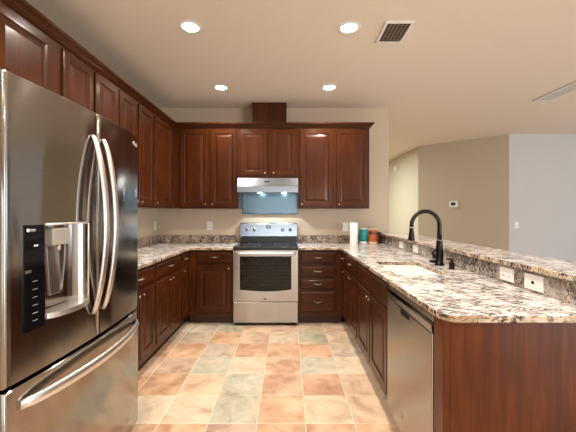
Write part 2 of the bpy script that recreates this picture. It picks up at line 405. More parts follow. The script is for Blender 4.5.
# ------------------------------------------------------------------ cabinets
DOOR = [(0, 0), (0, .013), (.004, .018), (.052, .018), (.058, .011), (.068, .009), (.073, .0105), (.098, .0165), (.101, .0165)]
DRAW = [(0, 0), (0, .011), (.003, .014), (.012, .016), (.016, .018)]
def knob(name, c, N, parent):
    return MB().lathe([(.0, 0), (.004, 0), (.004, .009), (.009, .014), (.0105, .018), (.008, .022), (0, .024)], c, N, 14, cap=False).build(name, 'nickel', parent)
def pull(c, U, N, parent, L=.075):
    c, U, N = Vector(c), Vector(U), Vector(N); pts = []; rr = []
    for i in range(13):
        t = i/12*2-1; pts.append(c + U*(t*L/2) + N*(.002+.024*(1-abs(t)**2.4))); rr.append(.0038+.0018*(1-t*t))
    mb = MB().tube(pts, rr, 8)
    for sgn in (-1, 1): mb.lathe([(.008, 0), (.008, .003), (.004, .006)], c+U*sgn*L/2, N, 10)
    return mb.build('pull', 'nickel', parent)
def door(parent, o, U, N, w, h, kpos=None, mat='wood', name='door'):
    """kpos: (u, v) knob place on the door or None"""
    d = MB().panel(o, U, (0, 0, 1), N, w, h, DOOR).build(name, mat, parent)
    if kpos: knob('knob', Vector(o)+Vector(U)*kpos[0]+Vector((0, 0, kpos[1]))+Vector(N)*.018, N, d)
    return d
def drawer(parent, o, U, N, w, h, mat, handle=True):
    d = MB().panel(o, U, (0, 0, 1), N, w, h, DRAW).build('drawer', mat, parent)
    if handle: pull(Vector(o)+Vector(U)*w/2+Vector((0, 0, h/2))+Vector(N)*.018, U, N, d)
    return d
EZ = .001
def body(mb, parent): return mb.build('body', 'wood', parent)

# --- left run, facing +x
FX = -1.18
def left_base(ya, yb, label, doors, draws, back=-1.788, knobs=()):
    t = thing('base_cabinet', ((FX+back)/2, (ya+yb)/2, 0), label, 'cabinet')
    body(MB().box(back, FX, ya, yb, .10, .884, .001), t)
    MB().box(back, FX-.07, ya, yb, 0, .0995).build('toe_kick', 'toe', t)
    for (a, b), k in zip(doors, knobs):
        w = b-a; door(t, (FX+EZ, a, .155), (0, 1, 0), (1, 0, 0), w, .545, (w-.028 if k == 'far' else .028, .515))
    for a, b in draws: drawer(t, (FX+EZ, a, .738), (0, 1, 0), (1, 0, 0), b-a, .124, 'woody')
    return t
left_base(1.96, 2.794, 'cherry base cabinet nearest the refrigerator with one wide drawer over two doors', [(2.19, 2.478), (2.497, 2.78)], [(2.19, 2.78)], knobs=('far', 'near'))
left_base(2.795, 3.487, 'cherry base cabinet in the middle of the left run with two doors', [(2.812, 3.128), (3.147, 3.468)], [(2.812, 3.468)], knobs=('far', 'near'))
left_base(3.488, 3.744, 'narrow cherry base cabinet in the left corner with a small drawer and slim door', [(3.502, 3.700)], [(3.502, 3.700)], knobs=('near',))
# --- back run, facing -y
FY = 3.745
def back_base(xa, xb, label, doors, draws):
    t = thing('base_cabinet', ((xa+xb)/2, (FY+BY)/2, 0), label, 'cabinet')
    body(MB().box(xa, xb, FY, BY-.004, .10, .884, .001), t)
    MB().box(xa, xb, FY+.07, BY-.004, 0, .0995).build('toe_kick', 'toe', t)
    for a, b, z0, z1, ku in doors: door(t, (a, FY-EZ, z0), (1, 0, 0), (0, -1, 0), b-a, z1-z0, (b-a-.028 if ku == 'r' else .028, z1-z0-.03))
    for a, b, z0, z1 in draws: drawer(t, (a, FY-EZ, z0), (1, 0, 0), (0, -1, 0), b-a, z1-z0, 'woodx')
    return t
back_base(-1.179, -.645, 'cherry base cabinet left of the range with one drawer over one door', [(-1.075, -.668, .155, .70, 'r')], [(-1.075, -.668, .738, .862)])
back_base(.123, .648, 'cherry base cabinet right of the range with a stack of four drawers', [], [(.15, .556, .728, .862), (.15, .556, .575, .692), (.15, .556, .43, .54), (.15, .556, .155, .395)])
# --- right run, facing -x
RX = .65
def right_base(ya, yb, label, doors, draws, knobs=(), fals=(), z=(.738, .124), yback=None):
    t = thing('base_cabinet', ((RX+1.264)/2, (ya+yb)/2, 0), label, 'cabinet')
    if fals:   # open box: the sink hangs in it
        mb = MB(); mb.box(RX, RX+.02, ya, yb, .10, .884); mb.box(1.244, 1.262, ya, yb, .10, .884); mb.box(RX+.0205, 1.2435, ya, ya+.018, .10, .884); mb.box(RX+.0205, 1.2435, yb-.018, yb, .10, .884); mb.box(RX+.0205, 1.2435, ya+.0185, yb-.0185, .10, .118)
        body(mb, t)
    else: body(MB().box(RX, 1.262, ya, yback or yb, .10, .884, .001), t)
    MB().box(RX+.07, 1.262, ya, yback or yb, 0, .0995).build('toe_kick', 'toe', t)
    for (a, b), k in zip(doors, knobs):
        w = b-a; door(t, (RX-EZ, b, .155), (0, -1, 0), (-1, 0, 0), w, .535, (.028 if k == 'far' else w-.028, .505))
    for a, b in draws: drawer(t, (RX-EZ, b, z[0]), (0, -1, 0), (-1, 0, 0), b-a, z[1], 'woody')
    for a, b in fals:
        MB().panel((RX-EZ, b, .712), (0, -1, 0), (0, 0, 1), (-1, 0, 0), b-a, .15, DRAW).build('false_front', 'woody', t)
    return t
right_base(1.992, 2.910, 'cherry sink base cabinet beside the dishwasher with plain panel over two doors', [(2.03, 2.445), (2.465, 2.885)], [], ('far', 'near'), fals=[(2.03, 2.885)])
right_base(2.911, 3.519, 'cherry base cabinet beyond the sink base with drawer over two doors', [(2.935, 3.208), (3.225, 3.498)], [(2.935, 3.498)], ('far', 'near'))
right_base(3.520, 3.744, 'narrow cherry base cabinet in the right corner with small drawer and slim door', [(3.538, 3.70)], [(3.538, 3.70)], ('near',))

# peninsula end panel with its corner stile
t = thing('end_panel', (1.0, 1.28, 0), 'reddish cherry wood end panel closing the peninsula beside the dishwasher', 'cabinet panel')
MB().box(.651, 1.40, 1.272, 1.290, 0, .884, .001).build('panel', 'wood_end', t)
MB().box(.622, .650, 1.272, 1.352, 0, .884, .002).build('stile', 'wood_end', t)

# --- upper cabinets
UX, UY = -1.46, 4.04
UB, UT = 1.377, 2.40
def left_upper(ya, yb, label, doors, knobs, zb=UB, yend=None):
    t = thing('upper_cabinet', ((UX+LX)/2, (ya+yb)/2, zb), label, 'cabinet')
    body(MB().box(LX+.002, UX, ya, yend or yb, zb, UT, .001), t)
    for (a, b), k in zip(doors, knobs):
        w = b-a; door(t, (UX+EZ, a, zb+.023), (0, 1, 0), (1, 0, 0), w, 2.38-zb-.023, (w-.028 if k == 'far' else .028, .03))
    return t
left_upper(1.06, 2.019, 'cherry upper cabinet above the refrigerator', [(1.08, 1.50), (1.52, 1.95)], ('far', 'near'), zb=1.83)
left_upper(2.02, 2.712, 'cherry upper cabinet on the left wall next to the one above the refrigerator', [(2.041, 2.35), (2.381, 2.70)], ('far', 'near'))
left_upper(2.713, 3.423, 'cherry upper cabinet on the left wall, two doors, next before the corner cabinet', [(2.725, 3.037), (3.076, 3.405)], ('far', 'near'))
left_upper(3.424, 4.039, 'cherry upper corner cabinet on the left wall with a single wide door', [(3.437, 3.93)], ('near',))
def back_upper(xa, xb, label, doors, zb=UB):
    t = thing('upper_cabinet', ((xa+xb)/2, (UY+BY)/2, zb), label, 'cabinet')
    body(MB().box(xa, xb, UY, BY-.002, zb, UT, .001), t)
    for a, b, ku in doors: door(t, (a, UY-EZ, zb+(.023 if zb == UB else .04)), (1, 0, 0), (0, -1, 0), b-a, 2.38-zb-(.023 if zb == UB else .04), (b-a-.028 if ku == 'r' else .028, .03))
    return t
back_upper(-1.459, -.628, 'tall cherry upper cabinet on the back wall left of the hood, two doors', [(-1.37, -1.015, 'r'), (-.99, -.65, 'l')])
back_upper(-.627, .126, 'short cherry upper cabinet above the range hood, two doors', [(-.603, -.262, 'r'), (-.212, .098, 'l')], zb=1.757)
back_upper(.127, 1.036, 'tall cherry upper cabinet on the back wall right of the hood, two doors', [(.147, .568, 'l'), (.617, 1.012, 'l')])

# crown moulding swept along both runs
def sweep(prof, path):
    """prof: (out, z) ; path: list of (x, y, nx, ny) mitre directions"""
    mb = MB(); rings = []
    for x, y, nx, ny in path: rings.append([mb.bm.verts.new((x+nx*o, y+ny*o, z)) for o, z in prof])
    n = len(prof)
    for a, b in zip(rings, rings[1:]):
        for i in range(n): mb.bm.faces.new((a[i], a[(i+1) % n], b[(i+1) % n], b[i]))
    mb.bm.faces.new(rings[0]); mb.bm.faces.new(rings[-1]); return mb
prof = [(-.02, 2.401), (.006, 2.401), (.010, 2.408), (.018, 2.414), (.030, 2.430), (.044, 2.440), (.052, 2.446), (.052, 2.462), (-.02, 2.462)]
cr = sweep(prof, [(UX, 1.06, 1, 0), (UX, UY, 1, -1), (1.036, UY, 1, -1), (1.036, BY-.002, 1, 0)]).build('crown_molding', 'woodx')
tag(cr, 'cherry crown molding running along the tops of the upper cabinets', 'molding')
t = thing('duct_cover', (-.243, 4.24, 2.463), 'cherry wood box hiding the hood duct between crown molding and ceiling', 'duct cover')
MB().box(-.466, -.019, 4.125, BY-.002, 2.463, CEIL-.001, .002).build('panel', 'wood', t)

# ------------------------------------------------------------------ granite
def slab_from_faces(polys, z0, z1, bev=.005):
    mb = MB(); V = {}
    def v(p):
        k = (round(p[0], 5), round(p[1], 5))
        if k not in V: V[k] = mb.bm.verts.new((p[0], p[1], z1))
        return V[k]
    fs = [mb.bm.faces.new([v(p) for p in poly]) for poly in polys]
    ret = bmesh.ops.extrude_face_region(mb.bm, geom=fs)
    ev = [e for e in ret['geom'] if isinstance(e, bmesh.types.BMVert)]
    bmesh.ops.translate(mb.bm, verts=ev, vec=(0, 0, z0-z1))
    if not any(len(f.verts) > 0 and abs(f.calc_center_median().z-z1) < 1e-5 and abs(f.normal.z) > .9 for f in mb.bm.faces):
        [mb.bm.faces.new([v(p) for p in poly]) for poly in polys]
    bmesh.ops.recalc_face_normals(mb.bm, faces=mb.bm.faces)
    es = [e for e in mb.bm.edges if len(e.link_faces) == 2 and e.calc_face_angle(0) > .6 and abs(e.verts[0].co.z-e.verts[1].co.z) < 1e-5]
    bmesh.ops.bevel(mb.bm, geom=es, offset=bev, segments=2, affect='EDGES', profile=.5)
    return mb
CZ0, CZ1 = .885, .915
CLX, CFY, CRX = -1.145, 3.708, .615
def rect(x0, x1, y0, y1): return [(x0, y0), (x1, y0), (x1, y1), (x0, y1)]
ct = slab_from_faces([rect(LX+.001, CLX, 1.96, CFY), rect(LX+.001, CLX, CFY, BY-.001), rect(CLX, -.6425, CFY, BY-.001)], CZ0, CZ1).build('countertop', 'granite')
tag(ct, 'speckled white granite countertop of the left run, turning the corner to the range', 'countertop')
SX0, SX1, SY0, SY1 = .725, 1.065, 2.09, 2.645
ex = 1.264
arc = [(CRX+.07-.07*math.sin(a), 1.25+.07-.07*math.cos(a)) for a in [i*PI/2/8 for i in range(9)]]   # near front corner
polys = [arc[::-1][0:0] + [(CRX, SY0)] + [p for p in arc[::-1]] + [(SX0, 1.25), (SX0, SY0)]]
polys += [rect(SX0, SX1, 1.25, SY0), rect(SX1, ex, 1.25, SY0),
          rect(CRX, SX0, SY0, SY1), rect(SX1, ex, SY0, SY1), rect(CRX, SX0, SY1, CFY), rect(SX0, SX1, SY1, CFY), rect(SX1, ex, SY1, CFY),
          [(.1195, CFY), (CRX, CFY), (CRX, BY-.001), (.1195, BY-.001)], rect(CRX, SX0, CFY, BY-.001), rect(SX0, SX1, CFY, BY-.001), rect(SX1, ex, CFY, BY-.001)]
ct = slab_from_faces(polys, CZ0, CZ1).build('countertop', 'granite')
tag(ct, 'speckled white granite countertop of the peninsula with the sink cut into it', 'countertop')
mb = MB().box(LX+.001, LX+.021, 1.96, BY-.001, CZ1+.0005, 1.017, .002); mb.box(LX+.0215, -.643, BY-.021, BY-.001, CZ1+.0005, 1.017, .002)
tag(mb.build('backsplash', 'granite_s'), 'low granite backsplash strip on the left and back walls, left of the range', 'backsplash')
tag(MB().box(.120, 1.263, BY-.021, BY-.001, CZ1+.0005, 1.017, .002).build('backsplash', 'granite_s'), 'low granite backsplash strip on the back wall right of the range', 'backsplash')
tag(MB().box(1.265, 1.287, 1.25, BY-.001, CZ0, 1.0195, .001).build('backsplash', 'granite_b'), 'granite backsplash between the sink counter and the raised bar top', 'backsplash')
tag(slab_from_faces([rect(1.237, 1.575, 1.22, BY-.001)], 1.0205, 1.0505).build('bar_top', 'granite'), 'raised speckled granite bar top running behind the sink counter', 'bar top')

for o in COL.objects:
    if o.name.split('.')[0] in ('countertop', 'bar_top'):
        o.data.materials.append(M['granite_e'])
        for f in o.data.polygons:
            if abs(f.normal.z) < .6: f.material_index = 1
# ------------------------------------------------------------------ refrigerator
FA, FB, FC = 1.012, 1.923, 1.4675
def fx(y): return -.907 + .026*(1-((y-FC)/.4555)**2)
fr = thing('refrigerator', (-1.3, FC, 0), 'stainless steel french door refrigerator with ice and water dispenser and bottom freezer', 'refrigerator')
MB().box(-1.75, -.985, FA+.004, FB-.004, .03, 1.765, .004).build('body', 'fridge_side', fr)
def curved_board(ya, yb, z0, z1, back, hole=None, n=26):
    """front bowed board with softly rounded edges; hole = (ya, yb, z0, z1, depth)"""
    mb = MB(); r = .012
    ys = [ya + (1-math.cos(a))*r for a in (0, .4, .8, 1.2, PI/2)]
    ysm = [ya+r+(yb-ya-2*r)*i/n for i in range(1, n)]
    if hole: ysm = [y for y in ysm if min(abs(y-hole[0]), abs(y-hole[1])) > .008] + [hole[0], hole[1]]
    ys = ys + sorted(ysm) + [2*((ya+yb)/2)-y for y in ys[::-1]]
    def X(y):
        d = min(y-ya, yb-y); e = 0
        if d < r: e = r-math.sqrt(max(0, r*r-(r-d)**2))
        return fx(y)-e
    zs = [z0, z0+.004] + ([hole[2], hole[3]] if hole else []) + [z1-.004, z1]
    G = [[mb.bm.verts.new((X(y)-(.004 if z in (z0, z1) else 0), y, z)) for z in zs] for y in ys]
    for i in range(len(ys)-1):
        for j in range(len(zs)-1):
            if hole and hole[0]-1e-6 <= ys[i] and ys[i+1] <= hole[1]+1e-6 and abs(zs[j]-hole[2]) < 1e-6: continue
            mb.bm.faces.new((G[i][j], G[i+1][j], G[i+1][j+1], G[i][j+1])).smooth = True
    # rim to back
    Bk = {}
    def bv(i, j):
        if (i, j) not in Bk: Bk[(i, j)] = mb.bm.verts.new((back, ys[i], zs[j]))
        return Bk[(i, j)]
    I, J = len(ys)-1, len(zs)-1
    for i in range(I):
        mb.bm.faces.new((G[i][0], G[i+1][0], bv(i+1, 0), bv(i, 0))); mb.bm.faces.new((G[i][J], G[i+1][J], bv(i+1, J), bv(i, J)))
    for j in range(J):
        mb.bm.faces.new((G[0][j], G[0][j+1], bv(0, j+1), bv(0, j))); mb.bm.faces.new((G[I][j], G[I][j+1], bv(I, j+1), bv(I, j)))
    mb.bm.faces.new([bv(i, 0) for i in range(I+1)] + [bv(I, j) for j in range(1, J+1)] + [bv(i, J) for i in range(I-1, -1, -1)] + [bv(0, j) for j in range(J-1, 0, -1)])
    if hole:
        ii = [i for i, y in enumerate(ys) if hole[0]-1e-6 <= y <= hole[1]+1e-6]; j0, j1 = 2, 3
        R = {}
        def rv(i, j):
            t_ = (ys[i]-hole[0])/(hole[1]-hole[0])*2-1
            if (i, j) not in R: R[(i, j)] = mb.bm.verts.new((X(ys[i])-.012-hole[4]*max(0, (1-t_**4)), ys[i], zs[j]))
            return R[(i, j)]
        for a, b in zip(ii, ii[1:]):
            mb.bm.faces.new((rv(a, j0), rv(b, j0), rv(b, j1), rv(a, j1))).smooth = True
            mb.bm.faces.new((G[a][j0], G[b][j0], rv(b, j0), rv(a, j0))); mb.bm.faces.new((G[a][j1], G[b][j1], rv(b, j1), rv(a, j1)))
        for k in (ii[0], ii[-1]): mb.bm.faces.new((G[k][j0], G[k][j1], rv(k, j1), rv(k, j0)))
    return mb
HY0, HY1, HZ0, HZ1 = 1.166, 1.398, .925, 1.278
ld = curved_board(FA, FC-.003, .752, 1.78, -.98, hole=(HY0, HY1, HZ0, HZ1, .045)).build('door', 'steel', fr, auto=30)
rd = curved_board(FC+.003, FB, .752, 1.78, -.98).build('door', 'steel', fr, auto=30)
fd = curved_board(FA, FB, .07, .738, -.98).build('freezer_drawer', 'steel', fr, auto=30)
MB().box(-1.70, -1.0, FA+.02, FB-.02, .0, .0295).build('base_grille', 'gasket', fr)
MB().box(-.975, -.955, FA+.03, FB-.03, .7385, .7515).build('gasket', 'gasket', fr)
MB().box(-1.06, -.99, FA+.03, FA+.12, 1.7655, 1.785, .004).build('hinge_cover', 'fridge_side', fr)
MB().box(-1.06, -.99, FB-.12, FB-.03, 1.7655, 1.785, .004).build('hinge_cover', 'fridge_side', fr)
def bow_handle(y, parent):
    pts, rr = [], []
    for i in range(27):
        t_ = i/26; z = 1.668-t_*.80; pts.append((fx(y)+.004+.060*math.sin(PI*t_)**.7, y, z)); rr.append(.0165-.004*abs(2*t_-1)**6)
    MB().tube(pts, rr, 14, sc=(.55, 1.1)).build('handle', 'handle', parent)
bow_handle(FC-.040, ld); bow_handle(FC+.040, rd)
pts = []
for i in range(27):
    t_ = i/26; y = FA+.05+t_*(FB-FA-.09); pts.append((fx(y)+.004+.054*math.sin(PI*t_)**.6, y, .675))
MB().tube(pts, [.0175-.004*abs(2*i/26-1)**8 for i in range(27)], 14, sc=(1.2, .6)).build('handle', 'handle', fd)
# dispenser
dp = MB()
yy = [1.078+(1.158-1.078)*i/4 for i in range(5)]
P = [(fx(y)+.0005, y) for y in yy] + [(fx(y)+.004, y) for y in yy[::-1]]
dp.prism([(x, y, .910) for x, y in P], (0, 0, .368))
disp = dp.build('control_panel', 'blackglass', ld)
def onp(y, z, dy, dz, mb): mb.box(fx(y)+.0041, fx(y)+.0048, y-dy/2, y+dy/2, z-dz/2, z+dz/2)
mk = MB()
for z in (1.083, 1.055, 1.027, .999, .971, .945):
    mk = MB(); onp(1.120, z-.003, .026, .0014, mk); mk.build('button_marking', 'printgrey', disp)
for q, (y_, z_, w_, h_) in enumerate([(1.122, 1.205, .018, .006)]):
    k_ = MB(); onp(y_, z_, w_, h_, k_); k_.build('status_light', 'marks', disp)
k_ = MB(); onp(1.112, 1.262, .034, .0022, k_); k_.build('panel_caption', 'marks', disp)
k_ = MB(); onp(1.112, 1.257, .028, .0016, k_); k_.build('panel_caption', 'marks', disp)
MB().lathe([(.0065, 0), (.0065, .0008)], (fx(1.090)+.0041, 1.091, 1.260), (1, 0, 0), 14).build('panel_emblem', 'marks', disp)
MB().box(fx(1.082)+.0041, fx(1.082)+.0060, 1.080, 1.156, 1.112, 1.122).build('display_sill', 'rack', disp)
# recess frame, spout housing, paddle, tray
f = MB()
def edge_tube(pts): f.tube(pts, .0045, 8)
edge_tube([(fx(HY0)+.001, HY0+.001, HZ1), (fx(1.28)+.002, 1.28, HZ1), (fx(HY1)+.001, HY1-.002, HZ1), (fx(HY1)+.001, HY1, HZ1-.006), (fx(HY1)+.001, HY1, HZ0)])
f.build('recess_frame', 'handle', ld)
MB().box(-.945, -.892, 1.205, 1.30, 1.195, 1.262, .006).build('spout_housing', 'fridge_side', ld)
MB().prism([(-.938, 1.215, 1.1945), (-.938, 1.29, 1.1945), (-.932, 1.28, 1.00), (-.932, 1.225, 1.00)], (.012, 0, 0), .003).build('paddle', 'steel_dw', ld)
MB().lathe([(.010, 0), (.008, .02)], (-.906, 1.25, 1.174), (0, 0, 1), 12).build('water_spout', 'nickel', ld)
a_ = [HY0+.002+(HY1-HY0-.004)*i/12 for i in range(13)]
tr = [(-.935 if 0 < i < 12 else fx(y)-.010, y, .928) for i, y in enumerate(a_)] + [(fx(y)+.004+.034*math.sin(PI*(y-HY0)/(HY1-HY0))**.8, y, .928) for y in a_[::-1]]
MB().prism(tr, (0, 0, .020), .003).build('drip_tray', 'handle', ld)
# door badge
MB().lathe([(.0095, 0), (.0095, .0015), (.0075, .0015), (.0075, .0005)], (fx(1.845)+.0005, 1.845, 1.728), (1, 0, 0), 18, cap=False).build('badge', 'marks', rd)
text_part('badge_lettering', 'LG', .026, (fx(1.877)+.001, 1.877, 1.722), (0, 1, 0), (0, 0, 1), 'marks', rd)

# ------------------------------------------------------------------ range
SA, SB, SC = -.639, .116, -.2615
st = thing('range', (SC, 4.0, 0), 'freestanding stainless steel electric range with black glass cooktop', 'stove')
mb = MB(); mb.box(SA, SB, 3.735, 4.32, .03, .30); mb.box(SA, SA+.06, 3.735, 4.32, .3005, .912); mb.box(SB-.06, SB, 3.735, 4.32, .3005, .912); mb.box(SA+.0605, SB-.0605, 4.25, 4.32, .3005, .912); mb.box(SA+.0605, SB-.0605, 3.735, 4.2495, .86, .912)
mb.build('body', 'blackgloss', st)
mb = MB(); mb.box(SA+.061, SB-.061, 4.235, 4.249, .302, .858); mb.box(SA+.061, SB-.061, 3.74, 4.234, .302, .312); mb.box(SA+.061, SA+.07, 3.74, 4.234, .313, .858); mb.box(SB-.07, SB-.061, 3.74, 4.234, .313, .858)
mb.build('oven_cavity', 'oveninside', st)
for z in (.47, .60, .72):
    rk = MB()
    for k in range(14): rk.tube([(SA+.085+k*.045, 3.76, z), (SA+.085+k*.045, 4.22, z)], .0025, 6)
    for y in (3.76, 3.99, 4.22): rk.tube([(SA+.072, y, z-.005), (SB-.072, y, z-.005)], .0035, 6)
    rk.build('oven_rack', 'rack', st)
MB().box(SA+.03, SB-.03, 3.78, 4.30, 0, .0295).build('plinth', 'gasket', st)
# cooktop
MB().box(SA-.001, SB+.001, 3.70, 4.255, .9125, .926, .004).build('cooktop', 'cooktop', st)
for bx, by, br in ((SC-.18, 3.85, .11), (SC+.18, 3.85, .085), (SC-.18, 4.10, .075), (SC+.18, 4.10, .10)):
    MB().lathe([(br, .9261), (br, .9266), (br-.006, .9266), (br-.006, .9261)], (bx, by, 0), (0, 0, 1), 36, cap=False).build('burner_ring', 'burner', st)
# oven door: frame of four boards with window, curved lower window edge
wx0, wx1, wz0, wz1 = SC-.300, SC+.300, .405, .815
mb = MB(); N_ = 16; dz0, dz1 = .288, .884; F0, F1 = 3.695, 3.732
low = [(wx0+(wx1-wx0)*i/N_, wz0+.022-.022*math.sin(PI*i/N_)) for i in range(N_+1)]
def face_ring(y):
    o = [mb.bm.verts.new((x, y, z)) for x, z in [(SA, dz0)] + [(x, dz0) for x, _ in low] + [(SB, dz0), (SB, dz1), (SA, dz1)]]
    w = [mb.bm.verts.new((x, y, z)) for x, z in low] + [mb.bm.verts.new((wx1, y, wz1)), mb.bm.verts.new((wx0, y, wz1))]
    fs = [(o[1+i], o[2+i], w[i+1], w[i]) for i in range(N_)]
    n = N_
    fs.append((o[0], o[1], w[0], w[n+2], o[n+4])); fs.append((o[n+1], o[n+2], o[n+3], w[n+1], w[n])); fs.append((w[n+2], w[n+1], o[n+3], o[n+4]))
    for q in fs: mb.bm.faces.new(q)
    return o, w
o1, w1 = face_ring(F0); o2, w2 = face_ring(F1)
for a, b in ((o1, o2), (w1, w2)):
    for i in range(len(a)): mb.bm.faces.new((a[i], a[(i+1) % len(a)], b[(i+1) % len(b)], b[i]))
od = mb.build('oven_door', 'steel_dw', st)
gl = [(x, F0+.004, z) for x, z in low] + [(wx1, F0+.004, wz1), (wx0, F0+.004, wz1)]
MB().prism(gl, (0, .004, 0)).build('window', 'ovenglass', od)
fr_ = MB()
fr_.box(wx0-.001, wx0+.012, F0+.009, F0+.012, wz0+.02, wz1); fr_.box(wx1-.012, wx1+.001, F0+.009, F0+.012, wz0+.02, wz1); fr_.box(wx0+.012, wx1-.012, F0+.009, F0+.012, wz1-.012, wz1)
fr_.build('window_border', 'gasket', od)
hp = [(SA+.035, F0-.001, .852), (SA+.035, F0-.032, .852)] + [(SA+.035+(SB-SA-.07)*i/12, F0-.040-.010*math.sin(PI*i/12), .852) for i in range(13)] + [(SB-.035, F0-.032, .852), (SB-.035, F0-.001, .852)]
MB().tube(hp, .0125, 12).build('handle', 'handle', od)
MB().lathe([(.016, 0), (.016, .0025), (.013, .003)], (SC-.005, F0-.0003, .318), (0, -1, 0), 20, sc=(1, .42)).build('badge', 'gasket', od)
MB().box(SA, SB, 3.697, 3.732, .038, .280, .005).build('storage_drawer', 'steel_dw', st)
# backguard
bg = MB().prism([(SA, 4.262, .927), (SA, 4.262, 1.000), (SA, 4.318, 1.000), (SA, 4.318, .927)], (SB-SA, 0, 0)).build('backguard_riser', 'blackgloss', st)
bp_ = [(4.243, 1.001), (4.238, 1.010), (4.252, 1.165), (4.262, 1.183), (4.285, 1.190), (4.325, 1.190), (4.325, 1.001)]
cp = MB().prism([(SA-.004, y, z) for y, z in bp_], (SB-SA+.008, 0, 0), .002).build('control_panel', 'hood', st)
nrm = Vector((0, -(1.165-1.010), (4.252-4.238))).normalized()
def onbg(z): return 4.238+(z-1.010)*(.014/.155)
for kx in (-.292, -.190, .190, .292):
    c = Vector((SC+kx, onbg(1.098), 1.098))+nrm*.0002
    k = MB().lathe([(.023, 0), (.023, .004), (.019, .006), (.018, .022), (.014, .025), (0, .025)], c, nrm, 20, cap=False)
    kk = k.build('knob', 'hood', cp)
    MB().box(c.x-.004, c.x+.004, c.y-.033, c.y-.026, 1.083, 1.119, .0015).build('knob_grip', 'gasket', kk)
    MB().lathe([(.028, 0), (.028, .0006)], Vector((c.x, c.y, c.z))-nrm*.0001, nrm, 24).build('knob_dial', 'marks', kk)
mb = MB(); mb.box(SC-.028, SC+.028, onbg(1.13)-.004, onbg(1.13)-.001, 1.115, 1.155); ds = mb.build('clock_display', 'blackglass', cp)
MB().box(SC-.012, SC+.012, onbg(1.13)-.0046, onbg(1.13)-.0041, 1.131, 1.141).build('lit_readout', 'redled', ds)
mk = MB()
for i in range(4):
    for sg in (-1, 1): mk.box(SC+sg*(.045+.016*i)-.005, SC+sg*(.045+.016*i)+.005, onbg(1.11)-.0025, onbg(1.11)-.0005, 1.100, 1.106)
mk.box(SC-.10, SC+.10, onbg(1.160)-.003, onbg(1.160)-.001, 1.158, 1.160); mk.box(SC-.03, SC+.03, onbg(1.06)-.0025, onbg(1.06)-.0005, 1.055, 1.062)
mk.build('key_markings', 'rack', cp)

# ------------------------------------------------------------------ hood
hd = thing('range_hood', (SC, 4.1, 1.57), 'stainless steel under-cabinet range hood with two lit bulbs', 'range hood')
hx0, hx1 = -.626, .125
pp = [(3.945, 1.755), (3.895, 1.664), (3.882, 1.650), (3.880, 1.575), (3.888, 1.572), (3.90, 1.59), (4.335, 1.59), (4.335, 1.755)]
MB().prism([(hx0, y, z) for y, z in pp], (hx1-hx0, 0, 0), .0015).build('canopy', 'hood', hd)
MB().box(SC-.032, SC+.032, 3.912, 3.916, 1.705, 1.713).build('badge', 'gasket', hd)
for bx in (-.365, -.05):
    MB().lathe([(.034, 0), (.030, -.008), (.018, -.013), (0, -.015)], (bx, 4.12, 1.5895), (0, 0, 1), 20, cap=False).build('bulb', 'hoodlens', hd)
    l = bpy.data.lights.new('hood_bulb_light', 'SPOT'); l.energy = HOOD_POWER*10; l.spot_size = math.radians(98); l.spot_blend = .12; l.color = (.86, .95, 1); l.shadow_soft_size = .03
    lo = bpy.data.objects.new('hood_bulb_light', l); COL.objects.link(lo); lo.location = (bx, 4.12, 1.565)
pn = thing('wall_panel', (SC, 4.34, 1.30), 'blue-grey stainless wall panel between the hood and the range', 'panel')
MB().box(-.626, .125, 4.342, 4.358, 1.315, 1.589, .001).build('sheet', 'hoodpanel', pn)
MB().prism([(-.626, 4.342, 1.322), (-.626, 4.325, 1.318), (-.626, 4.318, 1.310), (-.626, 4.322, 1.302), (-.626, 4.358, 1.302), (-.626, 4.358, 1.3145), (-.626, 4.343, 1.3145)], (.751, 0, 0)).build('bottom_lip', 'hood', pn)

# ------------------------------------------------------------------ dishwasher
D0, D1, DX = 1.358, 1.986, .620
dw = thing('dishwasher', (.9, (D0+D1)/2, 0), 'stainless steel dishwasher built in under the peninsula counter', 'dishwasher')
MB().box(.68, 1.25, D0+.005, D1-.005, .09, .882).build('body', 'gasket', dw)
dd = MB().box(DX, .679, D0+.010, D1-.004, .115, .800, .006).build('door', 'steel_dw', dw)
mb = MB(); mb.prism([(DX+.002, 0+D0+.010, .803), (DX-.002, D0+.010, .834), (DX+.018, D0+.010, .838), (.679, D0+.010, .838), (.679, D0+.010, .803)], (0, D1-D0-.014, 0)); mb.box(DX+.004, .679, D0+.010, D1-.004, .850, .878, .003)
mb.build('control_strip', 'steel_dw', dw)
MB().box(DX+.022, .679, D0+.012, D1-.006, .8385, .8495).build('slot', 'gasket', dw)
MB().box(DX-.0012, DX+.004, 1.625, 1.745, .768, .796, .001).build('latch_cup', 'gasket', dd)
MB().lathe([(.016, 0), (.016, .002), (.011, .003), (.011, .002)], (DX-.0003, 1.735, .212), (-1, 0, 0), 20).build('badge', 'nickel', dd)
MB().box(.70, 1.25, D0+.005, D1-.005, 0, .0895).build('toe_kick', 'gasket', dw)

